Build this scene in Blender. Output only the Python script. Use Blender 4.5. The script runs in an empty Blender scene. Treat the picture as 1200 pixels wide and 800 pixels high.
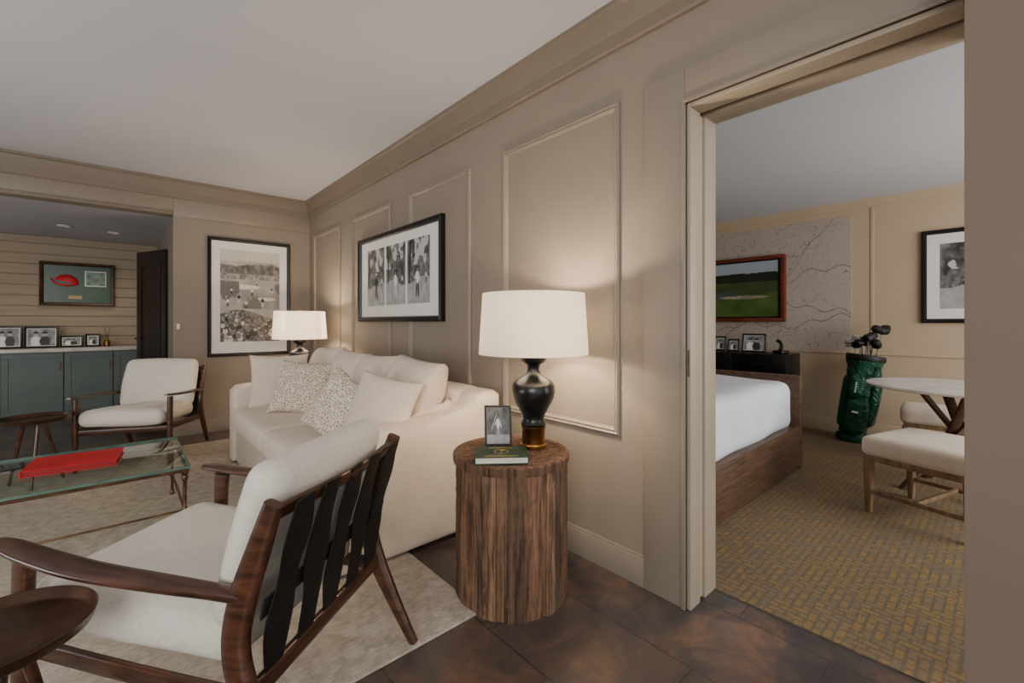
import bpy,bmesh,math,random
import numpy as np
from mathutils import Vector,Matrix,Euler
random.seed(3)
S=bpy.context.scene; COL=S.collection
R=math.radians
def lin(c):
    return tuple((x/255/12.92) if x/255<=.04045 else ((x/255+.055)/1.055)**2.4 for x in c)
# ---------------- materials
def nmat(name,col,rough=.6,metal=0,col2=None,scale=6,stretch=(1,1,1),bump=0,bscale=80,spec=.4,coat=0,sheen=0,contrast=(.35,.65),detail=5,distort=0,fold=0,fscale=5):
    m=bpy.data.materials.new(name); m.use_nodes=True
    nt=m.node_tree; b=nt.nodes['Principled BSDF']
    c1=lin(col); c2=lin(col2) if col2 else tuple(x*.88 for x in c1)
    tc=nt.nodes.new('ShaderNodeTexCoord'); mp=nt.nodes.new('ShaderNodeMapping')
    mp.inputs['Scale'].default_value=stretch
    nt.links.new(tc.outputs['Object'],mp.inputs['Vector'])
    n=nt.nodes.new('ShaderNodeTexNoise'); n.inputs['Scale'].default_value=scale; n.inputs['Detail'].default_value=detail
    n.inputs['Distortion'].default_value=distort
    nt.links.new(mp.outputs[0],n.inputs['Vector'])
    r=nt.nodes.new('ShaderNodeValToRGB'); e=r.color_ramp.elements
    e[0].position=contrast[0]; e[1].position=contrast[1]
    e[0].color=(*c2,1); e[1].color=(*c1,1)
    nt.links.new(n.outputs['Fac'],r.inputs['Fac']); nt.links.new(r.outputs['Color'],b.inputs['Base Color'])
    b.inputs['Roughness'].default_value=rough; b.inputs['Metallic'].default_value=metal
    b.inputs['Specular IOR Level'].default_value=spec
    b.inputs['Coat Weight'].default_value=coat; b.inputs['Coat Roughness'].default_value=.15
    b.inputs['Sheen Weight'].default_value=sheen
    last=None
    if fold:
        n3=nt.nodes.new('ShaderNodeTexNoise'); n3.inputs['Scale'].default_value=fscale; n3.inputs['Detail'].default_value=2; n3.inputs['Distortion'].default_value=1.2
        nt.links.new(tc.outputs['Object'],n3.inputs['Vector'])
        b3=nt.nodes.new('ShaderNodeBump'); b3.inputs['Strength'].default_value=fold; b3.inputs['Distance'].default_value=.06
        nt.links.new(n3.outputs['Fac'],b3.inputs['Height']); nt.links.new(b3.outputs[0],b.inputs['Normal']); last=b3
    if bump:
        n2=nt.nodes.new('ShaderNodeTexNoise'); n2.inputs['Scale'].default_value=bscale; n2.inputs['Detail'].default_value=3
        nt.links.new(mp.outputs[0],n2.inputs['Vector'])
        bp=nt.nodes.new('ShaderNodeBump'); bp.inputs['Strength'].default_value=bump; bp.inputs['Distance'].default_value=.01
        if last: nt.links.new(last.outputs[0],bp.inputs['Normal'])
        nt.links.new(n2.outputs['Fac'],bp.inputs['Height']); nt.links.new(bp.outputs[0],b.inputs['Normal'])
    return m
M={}
M['wall']=nmat('wall_paint_taupe',(140,129,115),.6,col2=(136,125,111),scale=2,bump=.03,bscale=200)
M['trimw']=nmat('trim_paint_taupe',(142,131,117),.45,col2=(138,127,113),scale=2)
M['crown']=nmat('crown_shaded_taupe',(126,114,99),.5,col2=(122,110,95),scale=2)  # wall taupe darkened: the shade on the crown is put into its colour
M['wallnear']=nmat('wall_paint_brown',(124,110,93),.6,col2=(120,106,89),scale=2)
M['jamb']=nmat('jamb_paint_cream',(172,157,136),.45,scale=2)
M['bedwall']=nmat('bedroom_paint_tan',(190,169,141),.6,col2=(187,166,138),scale=2)
M['ceil']=nmat('ceiling_paint',(206,207,213),.85,col2=(203,204,210),scale=1)
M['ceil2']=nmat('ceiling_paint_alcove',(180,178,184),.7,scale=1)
M['ship']=nmat('shiplap_paint',(154,137,112),.55,col2=(144,128,104),scale=3,stretch=(.3,1,8))
M['linen']=nmat('linen_cream',(224,209,190),.9,scale=4,col2=(217,201,181),bump=.3,bscale=260,sheen=.12,fold=.16,fscale=3)
M['boucle']=nmat('boucle_ivory',(226,219,206),.95,scale=60,col2=(218,210,196),bump=.35,bscale=260,sheen=.1,fold=.12,fscale=5)
M['walnut']=nmat('walnut_wood',(88,54,35),.32,col2=(48,27,17),scale=5,stretch=(6,1,6),coat=.4,distort=1)
M['walnutx']=nmat('walnut_wood_rail',(84,51,33),.32,col2=(46,26,16),scale=5,stretch=(1,6,6),coat=.4,distort=1)
M['dark']=nmat('espresso_wood',(46,34,28),.4,col2=(32,23,19),scale=6,stretch=(1,1,8))
M['black']=nmat('black_lacquer',(18,16,16),.35,col2=(12,11,11),scale=4)
M['blackgl']=nmat('black_ceramic',(24,22,23),.3,col2=(16,15,15),scale=4,coat=.2)
M['strap']=nmat('black_leather',(24,22,23),.5,col2=(14,13,13),scale=20,bump=.2)
M['strap3']=nmat('charcoal_webbing',(34,30,30),.7,col2=(22,20,20),scale=60,bump=.4,bscale=120)
M['piping']=nmat('pale_piping',(150,143,132),.7,scale=20)
M['white']=nmat('mat_board_white',(232,229,222),.8,col2=(228,225,218),scale=3)
M['brass']=nmat('aged_brass',(150,112,60),.3,metal=1,col2=(110,80,42),scale=12)
M['bronze']=nmat('dark_bronze',(118,88,62),.38,metal=.6,col2=(70,50,35),scale=14)
M['boxfr']=nmat('bronze_wood_frame',(84,60,34),.4,col2=(52,36,22),scale=8)
M['tray']=nmat('bronze_tray',(96,68,46),.38,metal=.6,col2=(58,40,27),scale=5,coat=.2)
M['silver']=nmat('dark_pewter_frame',(66,64,62),.35,metal=.6,scale=10)
M['red']=nmat('red_cloth_cover',(200,26,40),.45,col2=(182,18,30),scale=6,bump=.1)
M['page']=nmat('paper_pages',(235,228,212),.8,col2=(205,196,176),scale=10,stretch=(1,1,60))
M['pager']=nmat('red_edged_pages',(150,28,36),.7,col2=(120,20,26),scale=10,stretch=(1,1,60))
M['green']=nmat('green_cloth_cover',(24,62,44),.5,col2=(16,48,34),scale=6)
M['gold']=nmat('gold_foil',(200,165,80),.3,metal=.8,scale=8)
M['teal']=nmat('cabinet_grey_green',(88,98,92),.45,col2=(80,90,84),scale=4)
M['stone']=nmat('counter_stone',(206,198,188),.25,col2=(184,176,166),scale=12)
M['sheet']=nmat('white_bedding',(226,228,234),.85,col2=(215,217,226),scale=4,bump=.25,bscale=7)
M['bedwood']=nmat('bed_brown_wood',(102,76,58),.45,col2=(68,49,37),scale=5,stretch=(.6,6,10),distort=1)
M['tvframe']=nmat('cherry_wood_frame',(116,50,32),.35,col2=(82,32,20),scale=5,stretch=(1,8,8))
M['bagg']=nmat('golf_bag_green',(16,80,56),.45,col2=(8,58,40),scale=8,bump=.1,fold=.5,fscale=12)
M['legw']=nmat('light_oak_leg',(150,122,92),.5,col2=(112,88,64),scale=6,stretch=(6,6,1))
M['chrome']=nmat('chrome_metal',(190,190,195),.2,metal=1,scale=8)
M['marble']=nmat('white_table_stone',(226,222,216),.25,col2=(205,200,194),scale=5)
def glassmat(name,tint):
    m=bpy.data.materials.new(name); m.use_nodes=True; nt=m.node_tree
    nt.nodes.clear()
    o=nt.nodes.new('ShaderNodeOutputMaterial'); t=nt.nodes.new('ShaderNodeBsdfTransparent'); g=nt.nodes.new('ShaderNodeBsdfGlossy')
    t.inputs[0].default_value=(*tint,1); g.inputs['Roughness'].default_value=.03
    f=nt.nodes.new('ShaderNodeFresnel'); f.inputs[0].default_value=1.5
    ge=nt.nodes.new('ShaderNodeNewGeometry'); iv=nt.nodes.new('ShaderNodeMath'); iv.operation='SUBTRACT'; iv.inputs[0].default_value=1
    mu=nt.nodes.new('ShaderNodeMath'); mu.operation='MULTIPLY'
    nt.links.new(ge.outputs['Backfacing'],iv.inputs[1]); nt.links.new(f.outputs[0],mu.inputs[0]); nt.links.new(iv.outputs[0],mu.inputs[1])
    mx=nt.nodes.new('ShaderNodeMixShader')
    nt.links.new(mu.outputs[0],mx.inputs[0]); nt.links.new(t.outputs[0],mx.inputs[1]); nt.links.new(g.outputs[0],mx.inputs[2]); nt.links.new(mx.outputs[0],o.inputs[0])
    return m
M['glass']=glassmat('table_glass',(.84,.91,.87))
M['gedge']=nmat('glass_edge_green',(96,122,110),.15,col2=(80,106,96),scale=10,spec=.6)
def shademat():
    m=bpy.data.materials.new('lampshade_linen'); m.use_nodes=True; nt=m.node_tree
    nt.nodes.clear()
    o=nt.nodes.new('ShaderNodeOutputMaterial'); t=nt.nodes.new('ShaderNodeBsdfTranslucent'); g=nt.nodes.new('ShaderNodeBsdfDiffuse')
    n=nt.nodes.new('ShaderNodeTexNoise'); n.inputs['Scale'].default_value=120
    r=nt.nodes.new('ShaderNodeValToRGB'); r.color_ramp.elements[0].color=(.84,.80,.74,1); r.color_ramp.elements[1].color=(.92,.89,.84,1)
    nt.links.new(n.outputs['Fac'],r.inputs[0]); nt.links.new(r.outputs[0],t.inputs[0]); nt.links.new(r.outputs[0],g.inputs[0])
    mx=nt.nodes.new('ShaderNodeMixShader'); mx.inputs[0].default_value=.5
    nt.links.new(t.outputs[0],mx.inputs[1]); nt.links.new(g.outputs[0],mx.inputs[2]); nt.links.new(mx.outputs[0],o.inputs[0])
    return m
M['shade']=shademat()
def attrmat(name,rough=.35,emit=0):
    m=bpy.data.materials.new(name); m.use_nodes=True; nt=m.node_tree; b=nt.nodes['Principled BSDF']
    a=nt.nodes.new('ShaderNodeAttribute'); a.attribute_name='paint'
    nt.links.new(a.outputs['Color'],b.inputs['Base Color']); b.inputs['Roughness'].default_value=rough
    if emit:
        nt.links.new(a.outputs['Color'],b.inputs['Emission Color']); b.inputs['Emission Strength'].default_value=emit
    return m
M['print']=attrmat('photo_print',.3); M['screen']=attrmat('tv_screen',.2,.3); M['mural']=attrmat('map_mural_paper',.7)
def stavemat():
    m=nmat('reclaimed_wood_staves',(144,110,84),.75,col2=(78,56,42),scale=7,stretch=(7,7,.5),bump=1,bscale=18,distort=.8,contrast=(.34,.62),detail=10)
    nt=m.node_tree; b=nt.nodes['Principled BSDF']; src=b.inputs['Base Color'].links[0].from_socket
    a=nt.nodes.new('ShaderNodeAttribute'); a.attribute_name='paint'
    mx=nt.nodes.new('ShaderNodeMix'); mx.data_type='RGBA'; mx.blend_type='MULTIPLY'; mx.inputs[0].default_value=1
    nt.links.new(src,mx.inputs[6]); nt.links.new(a.outputs['Color'],mx.inputs[7]); nt.links.new(mx.outputs[2],b.inputs['Base Color'])
    return m
M['stave']=stavemat()
def floormat():
    m=bpy.data.materials.new('slate_tiles'); m.use_nodes=True; nt=m.node_tree; b=nt.nodes['Principled BSDF']
    tc=nt.nodes.new('ShaderNodeTexCoord'); mp=nt.nodes.new('ShaderNodeMapping'); mp.inputs['Rotation'].default_value=(0,0,R(90))
    mp.inputs['Location'].default_value=(.1,.12,0)
    nt.links.new(tc.outputs['Object'],mp.inputs[0])
    br=nt.nodes.new('ShaderNodeTexBrick'); br.inputs['Scale'].default_value=1; br.inputs['Brick Width'].default_value=.62; br.inputs['Row Height'].default_value=.40
    br.inputs['Mortar Size'].default_value=.003; br.inputs['Mortar Smooth'].default_value=.3
    br.inputs['Color1'].default_value=(*lin((104,86,74)),1); br.inputs['Color2'].default_value=(*lin((66,63,66)),1); br.inputs['Mortar'].default_value=(*lin((56,50,47)),1)
    nt.links.new(mp.outputs[0],br.inputs[0])
    n=nt.nodes.new('ShaderNodeTexNoise'); n.inputs['Scale'].default_value=3.8; n.inputs['Detail'].default_value=12; n.inputs['Roughness'].default_value=.72; n.inputs['Distortion'].default_value=.6
    nt.links.new(tc.outputs['Object'],n.inputs[0])
    r=nt.nodes.new('ShaderNodeValToRGB'); e=r.color_ramp.elements
    e[0].position=.38; e[0].color=(*lin((54,53,57)),1); e[1].position=.66; e[1].color=(*lin((142,100,74)),1)
    x=e.new(.49); x.color=(*lin((76,67,63)),1); x=e.new(.57); x.color=(*lin((106,82,67)),1)
    nt.links.new(n.outputs['Fac'],r.inputs[0])
    mx=nt.nodes.new('ShaderNodeMix'); mx.data_type='RGBA'; mx.inputs[0].default_value=.65
    nt.links.new(br.outputs['Color'],mx.inputs[6]); nt.links.new(r.outputs[0],mx.inputs[7])
    mx2=nt.nodes.new('ShaderNodeMix'); mx2.data_type='RGBA'
    nt.links.new(br.outputs['Fac'],mx2.inputs[0]); nt.links.new(mx.outputs[2],mx2.inputs[6]); mx2.inputs[7].default_value=(*lin((54,49,46)),1)
    nt.links.new(mx2.outputs[2],b.inputs['Base Color'])
    b.inputs['Roughness'].default_value=.30
    bp=nt.nodes.new('ShaderNodeBump'); bp.inputs['Strength'].default_value=.4; bp.inputs['Distance'].default_value=.01
    nt.links.new(n.outputs['Fac'],bp.inputs['Height']); nt.links.new(bp.outputs[0],b.inputs['Normal'])
    return m
M['slate']=floormat()
def carpetmat():
    m=bpy.data.materials.new('patterned_carpet'); m.use_nodes=True; nt=m.node_tree; b=nt.nodes['Principled BSDF']
    L=nt.links.new
    tc=nt.nodes.new('ShaderNodeTexCoord')
    ck=nt.nodes.new('ShaderNodeTexChecker'); ck.inputs['Scale'].default_value=7.5
    off=nt.nodes.new('ShaderNodeMapping'); off.inputs['Location'].default_value=(0,0,.013); L(tc.outputs['Object'],off.inputs[0]); L(off.outputs[0],ck.inputs[0])
    def br(rot,w,h):
        mp=nt.nodes.new('ShaderNodeMapping'); mp.inputs['Rotation'].default_value=(0,0,rot); L(tc.outputs['Object'],mp.inputs[0])
        q=nt.nodes.new('ShaderNodeTexBrick'); q.inputs['Scale'].default_value=1; q.inputs['Brick Width'].default_value=w; q.inputs['Row Height'].default_value=h
        q.inputs['Mortar Size'].default_value=.007; q.inputs['Mortar Smooth'].default_value=.5; q.offset=.5
        q.inputs['Color1'].default_value=(*lin((158,130,86)),1); q.inputs['Color2'].default_value=(*lin((134,119,98)),1); q.inputs['Mortar'].default_value=(*lin((120,108,92)),1)
        L(mp.outputs[0],q.inputs[0]); return q
    a=br(0,.0666667,.0333333); c=br(R(90),.0666667,.0333333)
    mx=nt.nodes.new('ShaderNodeMix'); mx.data_type='RGBA'
    L(ck.outputs['Fac'],mx.inputs[0]); L(a.outputs['Color'],mx.inputs[6]); L(c.outputs['Color'],mx.inputs[7])
    n=nt.nodes.new('ShaderNodeTexNoise'); n.inputs['Scale'].default_value=160; L(tc.outputs['Object'],n.inputs[0])
    rr=nt.nodes.new('ShaderNodeValToRGB'); rr.color_ramp.elements[0].position=.3; rr.color_ramp.elements[0].color=(.66,.66,.66,1); rr.color_ramp.elements[1].position=.7
    L(n.outputs['Fac'],rr.inputs[0])
    mm=nt.nodes.new('ShaderNodeMix'); mm.data_type='RGBA'; mm.blend_type='MULTIPLY'; mm.inputs[0].default_value=.85
    L(mx.outputs[2],mm.inputs[6]); L(rr.outputs[0],mm.inputs[7]); 
    L(mm.outputs[2],b.inputs['Base Color']); b.inputs['Roughness'].default_value=.95; b.inputs['Specular IOR Level'].default_value=.1
    bp=nt.nodes.new('ShaderNodeBump'); bp.inputs['Strength'].default_value=.5; bp.inputs['Distance'].default_value=.01; L(n.outputs['Fac'],bp.inputs['Height']); L(bp.outputs[0],b.inputs['Normal'])
    return m
M['carpet']=carpetmat()
def rugmat():
    m=nmat('distressed_rug',(206,196,180),.95,col2=(186,175,158),scale=20,contrast=(.40,.60),detail=12,bump=.5,bscale=220,spec=.1,distort=.6)
    nt=m.node_tree; b=nt.nodes['Principled BSDF']; src=b.inputs['Base Color'].links[0].from_socket
    tc=nt.nodes.new('ShaderNodeTexCoord'); n=nt.nodes.new('ShaderNodeTexNoise'); n.inputs['Scale'].default_value=70; n.inputs['Detail'].default_value=5
    mp=nt.nodes.new('ShaderNodeMapping'); mp.inputs['Scale'].default_value=(.35,1.5,1); nt.links.new(tc.outputs['Object'],mp.inputs[0]); nt.links.new(mp.outputs[0],n.inputs[0])
    r=nt.nodes.new('ShaderNodeValToRGB'); r.color_ramp.elements[0].position=.38; r.color_ramp.elements[0].color=(.78,.75,.71,1); r.color_ramp.elements[1].position=.6
    nt.links.new(n.outputs['Fac'],r.inputs[0])
    mx=nt.nodes.new('ShaderNodeMix'); mx.data_type='RGBA'; mx.blend_type='MULTIPLY'; mx.inputs[0].default_value=.7
    nt.links.new(src,mx.inputs[6]); nt.links.new(r.outputs[0],mx.inputs[7]); nt.links.new(mx.outputs[2],b.inputs['Base Color'])
    return m
M['rug']=rugmat()
def patmat():
    m=nmat('patterned_pillow_fabric',(226,214,196),.95,scale=20,bump=.4,bscale=200)
    nt=m.node_tree; b=nt.nodes['Principled BSDF']
    tc=nt.nodes.new('ShaderNodeTexCoord'); v=nt.nodes.new('ShaderNodeTexVoronoi'); v.inputs['Scale'].default_value=52; v.feature='DISTANCE_TO_EDGE'
    nt.links.new(tc.outputs['Object'],v.inputs[0])
    r=nt.nodes.new('ShaderNodeValToRGB'); r.color_ramp.elements[0].position=.07; r.color_ramp.elements[0].color=(*lin((232,222,206)),1); r.color_ramp.elements[1].position=.17; r.color_ramp.elements[1].color=(*lin((172,150,124)),1)
    nt.links.new(v.outputs['Distance'],r.inputs[0]); nt.links.new(r.outputs[0],b.inputs['Base Color'])
    return m
M['pat']=patmat()
# ---------------- mesh helpers
def bx(bm,lo,hi,Mx=None,bev=0,seg=2):
    vs=[]
    for x in (lo[0],hi[0]):
        for y in (lo[1],hi[1]):
            for z in (lo[2],hi[2]):
                v=Vector((x,y,z)); vs.append(bm.verts.new(Mx@v if Mx else v))
    fs=[]
    for q in ((0,1,3,2),(4,6,7,5),(0,4,5,1),(2,3,7,6),(0,2,6,4),(1,5,7,3)):
        fs.append(bm.faces.new([vs[i] for i in q]))
    if bev:
        es=list({e for f in fs for e in f.edges})
        bmesh.ops.bevel(bm,geom=es,offset=bev,segments=seg,affect='EDGES',profile=.5)
def cyl(bm,p0,p1,r0,r1=None,seg=16):
    p0=Vector(p0);p1=Vector(p1); r1=r0 if r1 is None else r1
    z=(p1-p0).normalized(); a=Vector((1,0,0)) if abs(z.x)<.9 else Vector((0,1,0))
    x=z.cross(a).normalized(); y=z.cross(x)
    A=[];B=[]
    for i in range(seg):
        t=2*math.pi*i/seg; d=x*math.cos(t)+y*math.sin(t)
        A.append(bm.verts.new(p0+d*r0)); B.append(bm.verts.new(p1+d*r1))
    for i in range(seg):
        j=(i+1)%seg; bm.faces.new((A[i],A[j],B[j],B[i]))
    bm.faces.new(A[::-1]); bm.faces.new(B)
def lathe(bm,prof,seg=40,cx=0,cy=0):
    rings=[]
    for r,z in prof:
        if r<1e-5: rings.append([bm.verts.new((cx,cy,z))]*seg)
        else: rings.append([bm.verts.new((cx+r*math.cos(2*math.pi*i/seg),cy+r*math.sin(2*math.pi*i/seg),z)) for i in range(seg)])
    for a,b in zip(rings,rings[1:]):
        for i in range(seg):
            j=(i+1)%seg; q=[]
            for v in (a[i],a[j],b[j],b[i]):
                if v not in q: q.append(v)
            if len(q)>=3: bm.faces.new(q)
def cat(pts,n=6):
    out=[]; P=[pts[0]]+list(pts)+[pts[-1]]
    for i in range(1,len(P)-2):
        p0,p1,p2,p3=[np.array(p,float) for p in P[i-1:i+3]]
        for k in range(n):
            t=k/n
            out.append(.5*((2*p1)+(-p0+p2)*t+(2*p0-5*p1+4*p2-p3)*t*t+(-p0+3*p1-3*p2+p3)*t**3))
    out.append(np.array(pts[-1],float)); return out
def sweep(bm,pts,side=(1,0,0),n=6,seg=12,pw=.6):
    P=cat(pts,n); rings=[]; side=Vector(side)
    for i,p in enumerate(P):
        a=P[max(i-1,0)]; b=P[min(i+1,len(P)-1)]
        t=Vector((b-a)[:3]).normalized(); s=(side-t*side.dot(t)).normalized(); u=t.cross(s)
        ring=[]
        for k in range(seg):
            th=2*math.pi*(k+.5)/seg; c,sn=math.cos(th),math.sin(th)
            c=math.copysign(abs(c)**pw,c); sn=math.copysign(abs(sn)**pw,sn)
            ring.append(bm.verts.new(Vector(p[:3])+s*c*p[3]+u*sn*p[4]))
        rings.append(ring)
    for a,b in zip(rings,rings[1:]):
        for k in range(seg):
            j=(k+1)%seg; bm.faces.new((a[k],a[j],b[j],b[k]))
    bm.faces.new(rings[0][::-1]); bm.faces.new(rings[-1])
def rbox(bm,hx,hy,hz,r,n=12,puff=0,Mx=None,wob=0,seed=0):
    b2=bmesh.new(); bmesh.ops.create_cube(b2,size=2)
    bmesh.ops.subdivide_edges(b2,edges=b2.edges[:],cuts=n,use_grid_fill=True)
    rnd=random.Random(seed); ph=[rnd.uniform(0,6) for _ in range(6)]
    for v in b2.verts:
        c=Vector([math.copysign(abs(math.sin(a*math.pi/2))**.9,a) for a in v.co])
        p=Vector((c.x*hx,c.y*hy,c.z*hz))
        q=Vector((max(-hx+r,min(hx-r,p.x)),max(-hy+r,min(hy-r,p.y)),max(-hz+r,min(hz-r,p.z))))
        d=p-q
        if d.length>1e-6: p=q+d.normalized()*r
        fx=1-(p.x/hx)**2; fy=1-(p.y/hy)**2; fz=1-(p.z/hz)**2
        p=p+Vector((math.copysign(puff*.4,p.x)*fy*fz*abs(c.x)**3,math.copysign(puff*.4,p.y)*fx*fz*abs(c.y)**3,math.copysign(puff,p.z)*max(fx,0)*max(fy,0)*abs(c.z)**3)) 
        if wob: 
            p+=Vector((math.sin(9*p.y+ph[0])*math.sin(7*p.z+ph[1]),math.sin(8*p.x+ph[2])*math.sin(9*p.z+ph[3]),math.sin(9*p.x+ph[4])*math.sin(7*p.y+ph[5])))*wob
        v.co=p
    me=bpy.data.meshes.new('t'); b2.to_mesh(me); b2.free()
    if Mx: me.transform(Mx)
    bm.from_mesh(me); bpy.data.meshes.remove(me)
def pillowbm(bm,hx,hy,hz,n=22,seed=0,p=.5,inn=.09):
    rnd=random.Random(seed); a=[rnd.uniform(0,6) for _ in range(4)]
    g={}
    for sd in (1,-1):
        for i in range(n+1):
            for j in range(n+1):
                s=-math.cos(math.pi*i/n); t=-math.cos(math.pi*j/n)
                s=s*.6+(-1+2*i/n)*.4; t=t*.6+(-1+2*j/n)*.4
                edge=i in(0,n) or j in (0,n)
                if edge and sd==-1: g[sd,i,j]=g[1,i,j]; continue
                x=hx*s*(1-inn*(1-t*t)); y=hy*t*(1-inn*(1-s*s))
                z=sd*hz*(max(0,(1-s*s)*(1-t*t)))**p*(1+.08*math.sin(3*s+a[0])*math.sin(3*t+a[1])+.03*math.sin(9*s+a[2])*math.sin(7*t+a[3]))
                g[sd,i,j]=bm.verts.new((x,y,z))
        for i in range(n):
            for j in range(n):
                q=[g[sd,i,j],g[sd,i+1,j],g[sd,i+1,j+1],g[sd,i,j+1]]
                if sd==-1:q=q[::-1]
                bm.faces.new(q)
def finish(o,label=None,cat=None,group=None,kind=None):
    if label:o['label']=label
    if cat:o['category']=cat
    if group:o['group']=group
    if kind:o['kind']=kind
    return o
def ob(name,bm,mat,parent=None,loc=(0,0,0),rot=(0,0,0),angle=35,**kw):
    bmesh.ops.recalc_face_normals(bm,faces=bm.faces)
    me=bpy.data.meshes.new(name); bm.to_mesh(me); bm.free()
    me.polygons.foreach_set('use_smooth',[True]*len(me.polygons))
    me.set_sharp_from_angle(angle=R(angle))
    me.materials.append(mat if not isinstance(mat,str) else M[mat])
    o=bpy.data.objects.new(name,me); COL.objects.link(o)
    o.location=loc; o.rotation_euler=rot
    if parent:o.parent=parent
    return finish(o,**kw)
def thing(name,label,cat,loc=(0,0,0),rot=(0,0,0),group=None):
    e=bpy.data.objects.new(name,None); COL.objects.link(e); e.empty_display_size=.1
    e.location=loc; e.rotation_euler=rot
    return finish(e,label,cat,group)
def box(name,lo,hi,mat,parent=None,bev=0,kind=None,**kw):
    bm=bmesh.new(); bx(bm,lo,hi,None,bev); return ob(name,bm,mat,parent,kind=kind,**kw)
def boxes(name,L,mat,parent=None,bev=0,kind=None,**kw):
    bm=bmesh.new()
    for lo,hi in L: bx(bm,lo,hi,None,bev)
    return ob(name,bm,mat,parent,kind=kind,**kw)
ST='structure'
# ---------------- painting helpers
def vn(U,V,fx,fy,seed):
    rg=np.random.RandomState(seed); G=rg.rand(int(fy)+3,int(fx)+3)
    x=U*fx; y=V*fy; i=np.floor(x).astype(int); j=np.floor(y).astype(int); a=x-i; b=y-j
    a=a*a*(3-2*a); b=b*b*(3-2*b)
    return (G[j,i]*(1-a)+G[j,i+1]*a)*(1-b)+(G[j+1,i]*(1-a)+G[j+1,i+1]*a)*b
def fbm(U,V,f,seed,o=4,asp=1):
    s=0;w=1;t=0
    for k in range(o): s=s+w*vn(U,V,f*asp*2**k,f*2**k,seed+k); t+=w; w*=.5
    return s/t
def blob(I,U,V,cx,cy,rx,ry,val,rot=0):
    dx=U-cx; dy=V-cy; c,s=math.cos(rot),math.sin(rot)
    m=((dx*c+dy*s)/rx)**2+((-dx*s+dy*c)/ry)**2<1
    I[m]=val
def figure(I,U,V,cx,cy,h,asp=1,top=.9,leg=.2):
    w=h*asp
    blob(I,U,V,cx-.06*w,cy+.22*h,.05*w,.24*h,leg,-.06); blob(I,U,V,cx+.07*w,cy+.22*h,.05*w,.24*h,leg,.12)
    blob(I,U,V,cx,cy+.6*h,.10*w,.19*h,top); blob(I,U,V,cx+.13*w,cy+.60*h,.035*w,.17*h,top*.9,.5)
    blob(I,U,V,cx-.12*w,cy+.66*h,.035*w,.15*h,top*.9,-.6)
    blob(I,U,V,cx,cy+.86*h,.045*w,.06*h,.45); blob(I,U,V,cx,cy+.91*h,.055*w,.03*h,.15 if top>.5 else .9)
def p_crowd(U,V):
    I=.60+.22*fbm(U,V,6,1)
    I=np.where(V>.88,.80,I)
    tl=.80+.10*fbm(U,V,6,15); m=(V>.74)&(V<tl); I=np.where(m,.22+.45*fbm(U,V,22,5),I)
    m=(V>.68)&(V<.74); I=np.where(m,.25+.6*fbm(U,V,40,9),I)
    I=np.where((V>.36)&(V<.68),.66+.25*(fbm(U,V,7,33)-.5),I)
    m=((U-.35)/.3)**2+((V-.60)/.025)**2<1; I[m]=.9
    m=((U-.75)/.18)**2+((V-.47)/.02)**2<1; I[m]=.9
    I=np.where((V>.36)&(V<.66)&(fbm(U,V,5,37)>.62),.45,I)
    edge=.30+.05*np.sin(U*5)
    m=V<edge; c=.08+.62*fbm(U,V,34,21)+.22*(vn(U,V,40,50,22)>.75); I=np.where(m,c,I)
    for k,(x,y,h) in enumerate(((.3,.42,.11),(.52,.50,.10),(.70,.38,.12),(.18,.52,.07),(.86,.54,.07),(.42,.36,.1),(.60,.60,.05),(.12,.38,.1))): figure(I,U,V,x,y,h,1.5,.95 if k%2 else .15,.2 if k%2 else .85)
    rnd=random.Random(4)
    for k in range(30):
        x,y=rnd.random(),rnd.uniform(.03,.28); s=.016+.02*(.3-y)/.3; g=rnd.choice([.9,.75,.2,.85]); blob(I,U,V,x,y-.03,s*1.5,s*1.1,rnd.choice([.15,.5,.85])); blob(I,U,V,x,y,s*.8,s*.6,.45); blob(I,U,V,x,y+.008,s*1.1,s*.35,g)
    return np.stack([I*.98,I*.95,I*.9],-1)
def p_golfer(seed):
    def f(U,V):
        tr=fbm(U,V,11,seed+7); I=.10+.55*tr
        I=np.where((V>.60)&(fbm(U,V,5,seed+2)>.60),.75,I)
        g=.55+.22*fbm(U,V,8,seed+3); hor=.36+.05*np.sin(U*5+seed); I=np.where(V<hor,g,I)
        I=np.where((V>hor)&(V<hor+.09),.15+.6*fbm(U,V,26,seed+4),I)
        rnd=random.Random(seed)
        blob(I,U,V,rnd.choice([.12,.88]),.7,.03,.4,.08,rnd.uniform(-.1,.1))
        figure(I,U,V,.42+.16*rnd.random(),.10,.5,1.3,rnd.choice([.9,.15]),rnd.choice([.2,.8]))
        figure(I,U,V,.84,.30,.2,1.3,.85,.2)
        return np.stack([I]*3,-1)
    return f
def p_people(seed):
    def f(U,V):
        I=.3+.4*fbm(U,V,5,seed)
        for x in (.3,.62):
            blob(I,U,V,x,.25,.2,.32,.85 if x<.5 else .2); blob(I,U,V,x,.68,.1,.14,.62); blob(I,U,V,x,.77,.11,.07,.12)
        return np.stack([I]*3,-1)
    return f
def p_golfswing(U,V):
    I=.2+.35*fbm(U,V,5,5)
    I=np.where(V<.25,.5+.2*fbm(U,V,8,6),I)
    figure(I,U,V,.5,.08,.78,.95,.85,.6); blob(I,U,V,.32,.6,.012,.32,.8,-.5)
    return np.stack([I]*3,-1)
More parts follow.
